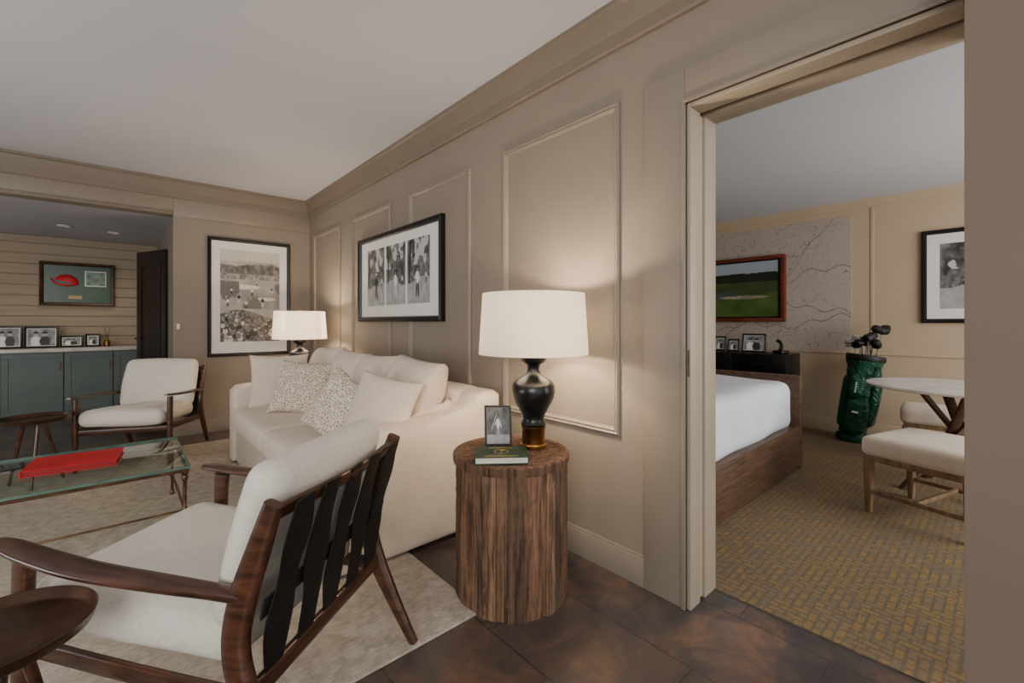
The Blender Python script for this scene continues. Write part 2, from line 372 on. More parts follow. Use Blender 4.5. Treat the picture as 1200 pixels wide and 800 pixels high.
def p_tv(U,V):
    c=np.zeros(U.shape+(3,)); n=fbm(U,V,8,3)
    c[:]=(.48,.50,.52)
    def st(m,col):
        for k in range(3): c[...,k]=np.where(m,col[k]*(.75+.5*n),c[...,k])
    st(V<.78+.04*fbm(U,V,12,8),(.10,.13,.09)); st(V<.64,(.19,.23,.13)); st((V<.48-.10*(U-.5))&(U<.6),(.21,.24,.23))
    st(V<.28+.25*(U-.3),(.22,.28,.13))
    m=((U-.68)/.24)**2+((V-.36)/.03)**2<1; st(m,(.46,.43,.35))
    return c
def p_map(U,V):
    n=fbm(U,V,3,11,4,1.4); g=(n*18)%1; line=(np.minimum(g,1-g)<.04)
    n2=fbm(U,V,5,51,3,1.4); g2=(n2*8)%1; l2=(np.minimum(g2,1-g2)<.016)&(fbm(U,V,4,90)>.42)
    base=.68+.02*fbm(U,V,10,2); c=np.stack([base,base*.92,base*.845],-1)
    c[line&(fbm(U,V,5,77)>.42)]*=.90
    c[l2]=(.42,.37,.33)
    for a,b,w in ((.35,.3,.0025),(-.5,.75,.0025),(.12,.12,.0025),(1.6,-.5,.0025)):
        d=np.abs(V-(a*U+b)-.03*np.sin(U*14+b*9)-.02*np.sin(U*41)); c[d<w]=(.36,.32,.29)
    return c
def p_cap(U,V):
    c=np.zeros(U.shape+(3,)); n=fbm(U,V,10,4); c[...,0]=.04*n+.01; c[...,1]=.15+.10*n; c[...,2]=.04
    def st(m,col): c[m]=col
    m=(U>.60)&(U<.93)&(V>.45)&(V<.88); st(m,(.75,.75,.72)); 
    q=(U>.62)&(U<.91)&(V>.48)&(V<.85); g=.15+.5*fbm(U,V,20,8); c[q]=np.stack([g*.8,g,g*.8],-1)[q]
    st((U>.36)&(U<.56)&(V>.10)&(V<.2),(.6,.48,.22)); st((U>.62)&(U<.92)&(V>.15)&(V<.36),(.08,.24,.08))
    return c
def srgb2lin(a): return np.where(a<=.04045,a/12.92,((np.clip(a,0,1)+.055)/1.055)**2.4)
def painted(name,w,h,fn,nx,ny,parent,mat='print',z=0,cx=0,cy=0,kind=None,label=None):
    xs=np.linspace(0,1,nx+1); ys=np.linspace(0,1,ny+1); U,V=np.meshgrid(xs,ys)
    col=srgb2lin(np.clip(fn(U,V),0,1))
    co=np.stack([cx+(U-.5)*w,cy+(V-.5)*h,np.full_like(U,z)],-1).reshape(-1,3)
    i=np.arange(nx*ny); r=i//nx; c=i%nx; a=r*(nx+1)+c
    f=np.stack([a,a+1,a+nx+2,a+nx+1],-1)
    me=bpy.data.meshes.new(name); me.from_pydata(co.tolist(),[],f.tolist())
    at=me.color_attributes.new('paint','FLOAT_COLOR','POINT')
    at.data.foreach_set('color',np.concatenate([col.reshape(-1,3),np.ones((len(co),1))],1).astype(np.float32).ravel())
    me.materials.append(M[mat]); o=bpy.data.objects.new(name,me); COL.objects.link(o)
    if parent:o.parent=parent
    return finish(o,label=label,kind=kind)
def frame(name,label,w,h,loc,rot,prints,bw=.04,dep=.035,fm='black',matm='white',stand=False,group=None,cat='picture'):
    e=thing(name,label,cat,loc,rot,group); y0=h/2 if stand else 0
    bm=bmesh.new(); W,H=w/2,h/2
    prof=[(0,0),(0,dep*.8),(bw*.25,dep),(bw*.8,dep*.85),(bw,dep*.5),(bw,0)]
    rings=[]
    for sx,sy in ((-1,-1),(1,-1),(1,1),(-1,1)):
        rings.append([bm.verts.new((sx*(W-a),y0+sy*(H-a),z)) for a,z in prof])
    for k in range(4):
        A,B=rings[k],rings[(k+1)%4]
        for i in range(len(prof)):
            j=(i+1)%len(prof); bm.faces.new((A[i],A[j],B[j],B[i]))
    ob('frame',bm,fm,e,angle=20)
    box('mat_board' if matm else 'backing',(-W+bw*.9,y0-H+bw*.9,.002),(W-bw*.9,y0+H-bw*.9,dep*.4),matm or 'black',e)
    for (pw,ph,px,py,fn,nx,ny) in prints:
        painted('photo_print',pw,ph,fn,nx,ny,e,z=dep*.4+.001,cx=px,cy=y0+py)
    if stand:
        bm=bmesh.new(); bx(bm,(-.015,y0*.2,-.004),(.015,y0*1.2,0)); ob('easel_back',bm,fm,e)
    return e
RW=(R(90),0,R(-90)); FW=(R(90),0,0)
# ================= ROOM SHELL
WX=1.785; WT=2.0; FY=5.81; CH=2.70; BX=5.87; BCH=2.5; AX=.4234; AY=8.36; ACH=2.33; DZ=2.117; DY0=.074; DY1=.885
box('floor',(-3.5,-2.2,-.08),(WT,AY+.12,0),'slate',kind=ST)
box('floor',(WT,-2.2,-.08),(BX+.12,4.6,.004),'carpet',kind=ST)
box('ceiling',(-3.5,-2.2,CH),(WX,FY+.14,CH+.1),'ceil',kind=ST)
box('ceiling',(WT,-2.2,BCH),(BX+.12,4.6,BCH+.1),'ceil',kind=ST)
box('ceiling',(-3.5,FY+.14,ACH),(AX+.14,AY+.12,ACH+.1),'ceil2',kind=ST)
boxes('wall_right',[((WX,-2.2,0),(WT,DY0,CH)),((WX,DY0,DZ),(WT,DY1,CH)),((WX,DY1,0),(WT,FY+.14,CH))],'wall',kind=ST)
boxes('wall_far',[((AX,FY,0),(WX,FY+.14,CH)),((-3.5,FY,ACH),(AX,FY+.14,CH))],'wall',kind=ST)
box('wall_left',(-3.62,-2.2,0),(-3.5,AY+.12,CH),'wall',kind=ST)
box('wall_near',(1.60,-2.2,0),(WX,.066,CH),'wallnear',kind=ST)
box('wall_alcove',(AX,FY+.14,0),(AX+.14,AY+.12,ACH),'wall',kind=ST)
bm=bmesh.new(); bx(bm,(-3.5,AY,0),(AX,AY+.12,ACH))
z=.88
while z<ACH-.01:
    z1=min(z+.135,ACH); bx(bm,(-3.5,AY-.018,z+.005),(AX-.001,AY,z1-.005),None,.004,1); z=z1
ob('wall_back',bm,'ship',kind=ST)
box('wall_bedroom',(BX,-2.2,0),(BX+.12,4.6,BCH),'bedwall',kind=ST)
box('wall_bedside',(WT,4.6,0),(BX+.12,4.72,BCH),'bedwall',kind=ST)
tn=[0]
def trim(L,mat='trimw',bev=0,pre='trim'):
    tn[0]+=1; return boxes('trim_%d'%tn[0],L,mat,bev=bev,kind=ST)
def profx(name,prof,y0,y1,mat):
    bm=bmesh.new(); A=[bm.verts.new((x,y0,z)) for x,z in prof]; B=[bm.verts.new((x,y1,z)) for x,z in prof]
    n=len(prof)
    for i in range(n): j=(i+1)%n; bm.faces.new((A[i],A[j],B[j],B[i]))
    bm.faces.new(A[::-1]); bm.faces.new(B); return ob(name,bm,mat,kind=ST,angle=20)
def profy(name,prof,x0,x1,mat):
    bm=bmesh.new(); A=[bm.verts.new((x0,y,z)) for y,z in prof]; B=[bm.verts.new((x1,y,z)) for y,z in prof]
    n=len(prof)
    for i in range(n): j=(i+1)%n; bm.faces.new((A[i],A[j],B[j],B[i]))
    bm.faces.new(A[::-1]); bm.faces.new(B); return ob(name,bm,mat,kind=ST,angle=20)
cr=[(0,0),(.075,0),(.075,-.022),(.058,-.032),(.046,-.07),(.032,-.115),(.026,-.125),(.026,-.185),(.018,-.195),(0,-.195)]
profx('trim_101',[(WX-a,CH+b) for a,b in cr],.07,FY,'crown')
profy('trim_102',[(FY-a,CH+b) for a,b in cr],-3.5,WX-.026,'crown')
trim([((AX,FY-.016,2.32),(WX-.001,FY,2.505)),((-3.5,FY-.016,2.33),(AX,FY,2.505))],bev=.004)
trim([((-3.5,FY-.028,2.33),(AX,FY-.016,2.365))],'crown',bev=.003)
cr2=[(0,0),(.03,0),(.02,-.03),(.012,-.08),(0,-.09)]
profx('trim_103',[(BX-a,BCH+b) for a,b in cr2],-2.2,4.6,'bedwall')
trim([((BX-.014,-2.2,.865),(BX,4.6,.885))],'bedwall',.004)
trim([((BX-.006,.90,.89),(BX,.93,2.40))],'bedwall',.002)
def panel(y0,y1,z0,z1,x=WX,mat='trimw'):
    tn[0]+=1; bm=bmesh.new()
    prof=[(0,0),(.0,.010),(.008,.018),(.016,.012),(.024,.016),(.032,.008),(.036,0)]
    rings=[]
    for sy,sz in ((y0,z0),(y1,z0),(y1,z1),(y0,z1)):
        dy=1 if sy==y0 else -1; dz=1 if sz==z0 else -1
        rings.append([bm.verts.new((x-h,sy+dy*a,sz+dz*a)) for a,h in prof])
    for k in range(4):
        A,B=rings[k],rings[(k+1)%4]
        for i in range(len(prof)):
            j=(i+1)%len(prof); bm.faces.new((A[i],A[j],B[j],B[i]))
    ob('trim_%d'%tn[0],bm,mat,kind=ST,angle=20)
for y0 in (1.22,2.405,3.585,4.765): panel(y0,y0+.845,.66,2.255)
boxes('baseboard_right',[((WX-.018,1.083,0),(WX,FY,.13)),((WX-.012,1.083,.13),(WX,FY,.14))],'trimw',bev=.002,kind=ST)
boxes('baseboard_far',[((AX,FY-.018,0),(WX-.02,FY,.14))],'trimw',bev=.003,kind=ST)
boxes('baseboard_bedroom',[((BX-.02,-2.2,.004),(BX,4.6,.15))],'bedwall',bev=.003,kind=ST)
trim([((WX-.02,DY1+.005,0),(WX,1.083,2.266)),((WX-.02,.068,DZ+.005),(WX,DY1+.005,2.266))],bev=.003)
trim([((WX-.028,DY1+.0,0),(WX-.019,DY1+.018,DZ+.0)),((WX-.028,.068,DZ+.0),(WX-.019,DY1+.018,DZ+.018))],bev=.002)
trim([((WX-.012,DY1-.018,0),(WX+.075,DY1+.0,DZ)),((WX+.12,DY1-.018,0),(WT+.012,DY1,DZ)),((WX-.012,DY0,DZ-.02),(WX+.075,DY1-.018,DZ)),((WX+.12,DY0,DZ-.02),(WT+.012,DY1-.018,DZ))],'jamb',bev=.003)
d=thing('door_1','cream painted pocket door slid into the wall','door',(WX+.0975,DY1-.006,0)); d['kind']=ST
box('door_edge',(-.02,-.002,.01),(.02,.006,DZ-.02),'jamb',d)
st_=thing('strike_plate','dark bronze strike plate on the door jamb','door hardware',(WX-.012,DY1-.009,1.03))
boxes('plate',[((-.003,-.004,-.055),(0,.004,.055))],'bronze',st_)
boxes('trim_90',[((WT,DY1,0),(WT+.018,DY1+.1,DZ+.1)),((WT,-.05,DZ),(WT+.018,DY1,DZ+.1))],'jamb',kind=ST)
# ================= RUG
rg=box('area_rug',(-2.4,1.44,.0),(1.12,5.30,.012),'rug',bev=.004,label='large cream distressed wool rug on the slate floor',cat='rug')
# ================= PICTURES
frame('wall_picture','wide black frame, white mat, three black and white golf photos',1.49,.79,(WX,3.475,1.605),RW,
 [(.35,.52,-.385,.01,p_golfer(4),90,130),(.35,.52,0,.01,p_golfer(19),90,130),(.35,.52,.385,.01,p_golfer(42),90,130)],bw=.045,dep=.045)
frame('wall_picture','tall black frame, black and white golf crowd photo',.83,1.32,(1.135,FY,1.485),FW,
 [(.60,1.04,0,.02,p_crowd,170,290)],bw=.035,dep=.04)
frame('wall_picture','black frame with black and white photo on tan wall',.72,.89,(BX,.176,1.643),RW,
 [(.46,.62,0,.0,p_golfer(61),90,120)],bw=.04,dep=.035)
mu=thing('map_mural','beige wall mural of a line-drawn map behind the television','mural',(BX-.002,2.1,1.62),RW)
painted('mural_print',2.02,1.46,p_map,520,380,mu,'mural',z=.003); box('mural_backing',(-1.01,-.73,0),(1.01,.73,.002),'white',mu)
tv=thing('television','wall-mounted television in reddish wood frame showing a golf course','television',(BX-.006,2.38,1.61),RW)
bm=bmesh.new(); W,H=.675,.397
for lo,hi in (((-W,-H,0),(W,-H+.045,.075)),((-W,H-.045,0),(W,H,.075)),((-W,-H+.045,0),(-W+.045,H-.045,.075)),((W-.045,-H+.045,0),(W,H-.045,.075))): bx(bm,lo,hi,None,.006)
ob('frame',bm,'tvframe',tv)
box('bezel',(-W+.045,-H+.045,.0),(W-.045,H-.045,.05),'black',tv)
painted('screen',1.20,.67,p_tv,150,90,tv,'screen',z=.052)
# ================= SIDE TABLES (stump)
def stump(loc,r=.262,h=.62):
    t=thing('side_table','round drum side table of reclaimed brown wood staves','side table',loc,group='reclaimed wood drum tables')
    bm=bmesh.new(); N=24; cl=bm.verts.layers.float_color.new('paint'); rnd=random.Random(5)
    ws=[rnd.uniform(.5,1.6) for _ in range(N)]; tot=sum(ws); acc=0
    for k in range(N):
        a0=2*math.pi*acc/tot+.004; acc+=ws[k]; a1=2*math.pi*acc/tot-.004; rr=r-.004+rnd.uniform(-.007,.003)
        tone=rnd.choice([.55,.68,.78,.9,1.0,1.2]); gr=rnd.uniform(0,1); colr=(tone*(1.03-.08*gr),tone*(.92+.06*gr),tone*(.84+.16*gr),1)
        nz=26; rows=[]
        for q2 in range(nz+1):
            z=(h-.035)*q2/nz; row=[]; e0=rnd.uniform(-.005,.005); e1=rnd.uniform(-.005,.005)
            fl=math.cos((a1-a0)/2)
            for q,a in ((.7,a0),(1,a0+e0*.7),(1-(1-fl)*.6,(a0+a1)/2),(1,a1+e1*.7),(.7,a1)):
                jr=rnd.uniform(-.0025,.0015) if q>=.9 else 0
                tn2=rnd.uniform(.86,1.1)
                v=bm.verts.new(((rr*q+jr)*math.cos(a),(rr*q+jr)*math.sin(a),z)); v[cl]=(colr[0]*tn2,colr[1]*tn2,colr[2]*tn2,1); row.append(v)
            rows.append(row)
        for A,B in zip(rows,rows[1:]):
            for i in range(5): j=(i+1)%5; bm.faces.new((A[i],A[j],B[j],B[i]))
        bm.faces.new(rows[0][::-1]); bm.faces.new(rows[-1])
    ob('stave_body',bm,'stave',t,angle=40)
    bm=bmesh.new(); cl=bm.verts.layers.float_color.new('paint')
    lathe(bm,[(0,h-.04),(r-.002,h-.04),(r+.001,h-.03),(r+.001,h-.006),(r-.004,h),(r-.035,h),(r-.036,h-.002),(0,h-.002)],64)
    for v in bm.verts:
        q=math.hypot(v.co.x,v.co.y); v[cl]=(.66,.62,.58,1) if q<r-.03 else (.66,.60,.56,1)
    ob('table_top',bm,'stave',t)
    return t
stump((1.335,1.50,0)); stump((1.40,4.80,0),.235,.60)
# ================= LAMPS
def lamp(loc):
    t=thing('table_lamp','black ceramic gourd table lamp with white drum shade','lamp',loc,group='black ceramic table lamps')
    bm=bmesh.new(); lathe(bm,[(0,0),(.060,0),(.060,.014),(.054,.02),(.054,.085),(.058,.092),(.058,.10),(0,.10)],40); ob('lamp_foot',bm,'brass',t)
    bm=bmesh.new(); lathe(bm,[(0,.10),(.056,.10),(.060,.11),(.054,.12),(.050,.135),(.056,.155),(.070,.18),(.086,.207),(.098,.237),(.103,.262),(.101,.285),(.092,.302),(.074,.316),(.052,.326),(.036,.338),(.029,.352),(.028,.37),(.034,.386),(.050,.394),(.060,.404),(.062,.428),(.02,.434),(0,.434)],48); ob('lamp_base',bm,'blackgl',t,angle=50)
    bm=bmesh.new(); cyl(bm,(0,0,.434),(0,0,.70),.006); cyl(bm,(0,0,.47),(0,0,.53),.016)
    for a in (0,2*math.pi/3,4*math.pi/3): cyl(bm,(0,0,.70),(.228*math.cos(a),.228*math.sin(a),.70),.002,seg=6)
    cyl(bm,(0,0,.70),(0,0,.722),.004); bmesh.ops.create_uvsphere(bm,u_segments=12,v_segments=8,radius=.010,matrix=Matrix.Translation((0,0,.728)))
    ob('lamp_stem',bm,'brass',t)
    bm=bmesh.new()
    lathe(bm,[(.256,.435),(.238,.715),(.236,.715),(.254,.435),(.256,.435)],64); ob('lamp_shade',bm,'shade',t)
    bm=bmesh.new(); bmesh.ops.create_uvsphere(bm,u_segments=16,v_segments=12,radius=.028,matrix=Matrix.Translation((0,0,.565)))
    ob('light_bulb',bm,'white',t)
    for zz,en in ((.62,21),(.50,13)):
        L=bpy.data.lights.new('bulb','POINT'); L.energy=en; L.color=(1,.80,.58); L.shadow_soft_size=.03
        o=bpy.data.objects.new('bulb_light',L); COL.objects.link(o); o.parent=t
        o.location=(.045,0,zz)
lamp((1.448,1.469,.62)); lamp((1.38,4.80,.60))
# ================= PHOTO FRAME + BOOK on side table
def book(loc,rz,w,d,h,mat,label,emblem=False,group=None,name='book',pm='page'):
    t=thing(name,label,'book',loc,(0,0,rz),group)
    bm=bmesh.new(); bx(bm,(-w/2,-d/2,0),(w/2,d/2,.004),None,.001,1); bx(bm,(-w/2,-d/2,h-.004),(w/2,d/2,h),None,.001,1); bx(bm,(-w/2,-d/2,.004),(-w/2+.005,d/2,h-.004))
    ob('cover',bm,mat,t); box('pages',(-w/2+.005,-d/2+.006,.0045),(w/2-.006,d/2-.006,h-.0045),pm,t)
    if emblem:
        bm=bmesh.new(); lathe(bm,[(.026,h+.0002),(.026,h+.001),(.031,h+.001),(.031,h+.0002),(.026,h+.0002)],32); bx(bm,(-.07,-.066,h),(.07,-.060,h+.001)); bx(bm,(-.05,.055,h),(.05,.062,h+.001))
        bx(bm,(-.002,-.022,h),(.002,.022,h+.001)); bx(bm,(.002,.006,h),(.014,.02,h+.001))
        ob('cover_emblem',bm,'gold',t)
    return t
book((1.212,1.425,.62),R(-38),.225,.155,.032,'green','closed green hardcover book with gold emblem on drum table',True)
frame('photo_frame','small dark framed golfer photo on drum table beside lamp',.130,.19,(1.325,1.578,.622),(R(70),R(3),R(-28)),[(.106,.166,0,0,p_golfswing,60,80)],bw=.011,dep=.010,fm='silver',stand=True,cat='photo frame')
# ================= SOFA
so=thing('sofa','long cream slipcovered sofa with loose back cushions against panelled wall','sofa',(1.22,3.28,.012))
def armbm(y0,y1):
    prof=[(-.50,.012),(.49,.012),(.50,.76),(.46,.785),(.39,.785),(.33,.765),(.285,.70),(.23,.668),(.0,.658),(-.36,.648),(-.46,.642),(-.50,.60)]
    bm=bmesh.new()
    A=[bm.verts.new((x,y0,z)) for x,z in prof]; B=[bm.verts.new((x,y1,z)) for x,z in prof]; n=len(prof)
    for i in range(n): j=(i+1)%n; bm.faces.new((A[i],A[j],B[j],B[i]))
    f=[bm.faces.new(A[::-1]),bm.faces.new(B)]
    es=list({e for q in f for e in q.edges}); bmesh.ops.bevel(bm,geom=es,offset=.04,segments=7,affect='EDGES',profile=.5)
    # piping seam following the outer arm outline
    return bm
ob('arm',armbm(-1.26,-1.05),'linen',so,angle=60); ob('arm',armbm(1.05,1.26),'linen',so,angle=60)
bm=bmesh.new(); bx(bm,(-.48,-1.055,.012),(.3,1.055,.305),None,.012); ob('skirted_base',bm,'linen',so)
bm=bmesh.new(); rbox(bm,.11,1.09,.39,.05,10,0,Matrix.Translation((.385,0,.402))); ob('backrest',bm,'linen',so,angle=60)
for y in (-.525,.525):
    bm=bmesh.new(); rbox(bm,.42,.52,.085,.045,14,.022,Matrix.Translation((-.105,y,.39)),.003,int(y*9)); ob('seat_cushion',bm,'linen',so,angle=80)
for k,(y,tz) in enumerate(((-.78,.70),(-.27,.695),(.25,.70),(.76,.705))):
    bm=bmesh.new(); pillowbm(bm,.27,.28,.14,24,k+9,.34,.05)
    me_m=Matrix.Translation((.15,y,tz))@Matrix.Rotation(R(-72-2*(k%2)),4,'Y')@Matrix.Rotation(R((-3,2,-2,3)[k]),4,'Z')
    bmesh.ops.transform(bm,matrix=me_m,verts=bm.verts); ob('back_cushion',bm,'linen',so,angle=80)
def pil(loc,rot,hx,hy,hz,mat,label,seed,group):
    bm=bmesh.new(); pillowbm(bm,hx,hy,hz,22,seed); ob('throw_pillow',bm,mat,None,loc,rot,angle=80,label=label,cat='pillow',group=group)
pil((1.03,4.17,.70),(R(78),0,R(-20)),.23,.23,.085,'linen','plain cream square throw pillow against the sofa arm',1,'sofa throw pillows')
pil((1.07,3.70,.69),(R(70),R(5),R(-42)),.215,.215,.075,'pat','cream and tan patterned throw pillow leaning upright on sofa',2,'sofa throw pillows')
pil((1.01,2.73,.675),(R(66),R(24),R(-72)),.205,.205,.07,'pat','cream and tan patterned throw pillow tilted on one corner',3,'sofa throw pillows')
pil((1.10,2.36,.69),(R(66),R(8),R(-66)),.22,.22,.085,'linen','plain cream throw pillow beside the near sofa arm',4,'sofa throw pillows')
# ================= LOUNGE CHAIR
def chair(loc,rz,label):
    t=thing('lounge_chair',label,'chair',loc,(0,0,rz),'walnut lounge chairs')
    for s in (-1,1):
        x=.315*s
        bm=bmesh.new(); sweep(bm,[(x,-.43,0,.014,.015),(x,-.35,.15,.018,.023),(x,-.275,.31,.019,.033),(x,-.25,.42,.019,.034),(x,-.268,.53,.019,.034),(x,-.31,.65,.018,.029),(x,-.352,.765,.016,.022)],n=5); ob('rear_leg',bm,'walnut',t,angle=50)
        bm=bmesh.new(); sweep(bm,[(x,.41,0,.012,.012),(x,.41,.15,.015,.017),(x,.405,.34,.018,.024),(x,.40,.50,.017,.026),(x,.395,.575,.016,.03)],n=5); ob('front_leg',bm,'walnut',t,angle=50)
        bm=bmesh.new(); sweep(bm,[(x*1.0,-.285,.535,.017,.015),(x*1.03,-.20,.548,.022,.014),(x*1.08,-.05,.562,.031,.012),(x*1.10,.15,.574,.036,.011),(x*1.06,.33,.586,.034,.011),(x*1.02,.44,.596,.028,.010),(x,.485,.600,.014,.008)],n=6,pw=.7); ob('armrest',bm,'walnut',t,angle=60)
        bm=bmesh.new(); sweep(bm,[(x*.97,-.28,.285,.011,.024),(x*.97,.05,.30,.011,.024),(x*.97,.41,.325,.011,.024)],n=3); ob('seat_rail',bm,'walnut',t,angle=50)
    bm=bmesh.new(); sweep(bm,[(-.305,.40,.315,.012,.025),(.305,.40,.315,.012,.025)],side=(0,1,0),n=2); ob('front_rail',bm,'walnutx',t,angle=50)
    bm=bmesh.new(); sweep(bm,[(-.305,-.285,.30,.012,.028),(.305,-.285,.30,.012,.028)],side=(0,1,0),n=2); ob('rear_rail',bm,'walnutx',t,angle=50)
    bm=bmesh.new(); sweep(bm,[(-.31,-.342,.735,.010,.020),(0,-.370,.735,.010,.020),(.31,-.342,.735,.010,.020)],side=(0,1,.3),n=5); ob('back_slat',bm,'walnutx',t,angle=50)
    P=[(-.285,.31),(-.305,.44),(-.325,.55),(-.350,.65),(-.378,.756)]
    for k in range(5):
        x=-.238+.119*k; W_=((.030,.052,.038,.052,.034),(.036,.040,.054,.042,.036))[k%2]
        bm=bmesh.new(); sweep(bm,[(x+(.008 if k%2 else -.006)*math.sin(i*1.6),y-.004,z,W_[i],.003) for i,(y,z) in enumerate(P)],n=6,seg=8,pw=.4); ob('back_strap',bm,'strap',t,angle=50)
    for k,(z,y) in enumerate(((.50,-.312),)):
        bm=bmesh.new(); sweep(bm,[(-.30,y+.004,z,.003,.028),(0,y+.002,z+.01,.003,.028),(.30,y+.004,z,.003,.028)],side=(0,1,.25),n=4,seg=8,pw=.4); ob('cross_strap',bm,'strap3',t,angle=50)
    bm=bmesh.new(); rbox(bm,.285,.335,.065,.055,16,.024,Matrix.Translation((0,.125,.40))@Matrix.Rotation(R(4),4,'X'),.005,1); ob('seat_cushion',bm,'boucle',t,angle=80)
    bm=bmesh.new(); rbox(bm,.282,.222,.052,.05,16,.032,Matrix.Translation((0,-.225,.622))@Matrix.Rotation(R(90+18),4,'X'),.006,2); ob('back_cushion',bm,'boucle',t,angle=80)
chair((.305,1.609,.012),R(37.6),'walnut lounge chair with ivory cushions and black strap back')
chair((.20,5.12,.012),R(155),'walnut lounge chair with ivory cushions beside the far wall')
# ================= COFFEE TABLE
ct=thing('coffee_table','rectangular glass coffee table with slender bronze legs on rug','coffee table',(-.345,3.455,.012))
X,Y=.64,.415
box('glass_top',(-X,-Y,.375),(X,Y,.387),'glass',ct,bev=.002)
boxes('glass_edge',[((-X-.004,-Y-.004,.374),(X+.004,-Y-.0005,.388)),((-X-.004,Y+.0005,.374),(X+.004,Y+.004,.388)),((X+.0005,-Y-.0005,.374),(X+.004,Y+.0005,.388)),((-X-.004,-Y-.0005,.374),(-X-.0005,Y+.0005,.388))],'gedge',ct,label='green polished glass edge')
bm=bmesh.new()
for a,b in (((-X,-Y),(X,-Y)),((X,-Y),(X,Y)),((X,Y),(-X,Y)),((-X,Y),(-X,-Y))): cyl(bm,(a[0]*.985,a[1]*.985,.364),(b[0]*.985,b[1]*.985,.364),.010,seg=10)
ob('top_frame',bm,'bronze',ct)
for sx in (-1,1):
    for sy in (-1,1):
        bm=bmesh.new(); x,y=sx*(X-.02),sy*(Y-.02)
        lathe(bm,[(0,0),(.012,0),(.016,.008),(.010,.02),(.008,.04),(.009,.12),(.016,.135),(.016,.145),(.009,.16),(.010,.30),(.018,.32),(.013,.335),(.02,.352),(.012,.366),(0,.366)],14,x,y); ob('leg',bm,'bronze',ct)
bm=bmesh.new(); z=.14; x,y=X-.02,Y-.02
cyl(bm,(-x,-y,z),(-x,y,z),.007,seg=8); cyl(bm,(x,-y,z),(x,y,z),.007,seg=8); cyl(bm,(-x,-y,z),(x,-y,z),.006,seg=8); cyl(bm,(-x,y,z),(x,y,z),.006,seg=8)
ob('stretcher',bm,'bronze',ct)
book((-.18,3.50,.399),R(-6),.38,.30,.032,'red','large bright red hardcover book on glass coffee table',pm='pager')
# ================= SMALL TRAY TABLES
def tray(loc,r,h,label):
    t=thing('tray_table',label,'side table',loc,group='small round tray tables')
    bm=bmesh.new(); lathe(bm,[(0,h-.014),(r*.9,h-.014),(r-.004,h-.006),(r+.003,h+.018),(r,h+.020),(r-.003,h+.018),(r-.010,h-.001),(r-.018,h-.006),(0,h-.006)],56); ob('tray_top',bm,'tray',t,angle=50)
    for k in range(3):
        a=2*math.pi*k/3+.5; bm=bmesh.new(); cyl(bm,(r*.85*math.cos(a),r*.85*math.sin(a),0),(r*.3*math.cos(a+.4),r*.3*math.sin(a+.4),h-.014),.009,.013,12); ob('leg',bm,'walnut',t)
tray((-.205,1.475,.012),.165,.495,'small round bronze tray table beside the lounge chair arm')
tray((-.46,4.74,.012),.19,.48,'small round brown tray table with splayed legs by armchair')
# ================= ALCOVE
g='grey green base cabinets'
for x0,x1 in ((-2.07,-1.552),(-1.55,-1.032),(-1.03,-.510),(-.508,-.057),(-.055,.218)):
    c=thing('base_cabinet','grey green shaker base cabinet under the stone counter','cabinet',((x0+x1)/2,7.75,0),group=g); w=(x1-x0)/2
    boxes('body',[((-w,.02,.09),(w,.58,.84)),((-w,.07,0),(w,.58,.09))],'teal',c)
    dr=bmesh.new(); a=w-.004; f=.06
    bx(dr,(-a+f,.006,.10+f),(a-f,.02,.83-f)); 
    for lo,hi in (((-a,0,.10),(a,.02,.10+f)),((-a,0,.83-f),(a,.02,.83)),((-a,0,.10+f),(-a+f,.02,.83-f)),((a-f,0,.10+f),(a,.02,.83-f))): bx(dr,lo,hi,None,.002,1)
    dd=ob('door',dr,'teal',c)
    h=box('handle',(a-.035,-.022,.62),(a-.025,-.0005,.72),'bronze',dd)
box('countertop',(-2.09,7.72,.84),(.24,8.34,.88),'stone',bev=.004,label='pale stone counter slab over the cabinets',cat='countertop')
def sf(x,w,h,seed,label): frame('photo_frame',label,w,h,(x,8.10,.882),(R(80),0,R(4)),[(w-.06,h-.06,0,0,p_people(seed),30,30)],bw=.022,dep=.02,fm='black',stand=True,group='framed photos on the counter',cat='photo frame')
sf(-1.02,.26,.28,3,'black framed black and white photo standing on counter'); sf(-.73,.30,.27,8,'wide black framed photo standing on counter'); sf(-.46,.22,.15,11,'small landscape black framed photo on counter'); sf(-.26,.15,.17,14,'small upright framed photo on counter')
rd=thing('reed_diffuser','glass reed diffuser with thin brown sticks on counter','diffuser',(-.12,8.08,.88))
bm=bmesh.new(); lathe(bm,[(0,0),(.032,0),(.034,.01),(.032,.07),(.014,.09),(.014,.11),(0,.11)],20); ob('bottle',bm,'brass',rd)
bm=bmesh.new(); 
for k in range(6): a=k*1.05; cyl(bm,(0,0,.10),(.04*math.cos(a),.04*math.sin(a),.27),.002,seg=6)
ob('reeds',bm,'dark',rd)
# shadow box: backing covers whole interior in green
frame('shadow_box','bronze-edged shadow box with dark green backing on shiplap wall',.72,.57,(-.41,AY-.018,1.715),FW,[(.648,.498,0,0,p_cap,130,100)],bw=.04,dep=.07,fm='boxfr',matm='green',cat='display case')
bm=bmesh.new(); n=20; m_=10; V=[]
for i in range(n+1):
    a=math.pi*i/n; row=[]
    for j in range(m_+1):
        b_=math.pi/2*j/m_
        row.append(bm.verts.new((.115*math.cos(a)*1.0,-.045*math.sin(a)*math.cos(b_)*1.0-.0, .10*math.sin(a)*math.sin(b_)+.0)))
    V.append(row)
for i in range(n):
    for j in range(m_):
        try: bm.faces.new((V[i][j],V[i+1][j],V[i+1][j+1],V[i][j+1]))
        except: pass
bmesh.ops.remove_doubles(bm,verts=bm.verts,dist=.0005)
capo=thing('cap','red sports cap mounted inside the shadow box','cap',(-.52,AY-.05,1.74),(0,R(14),0))
ob('crown',bm,'red',capo,angle=60)
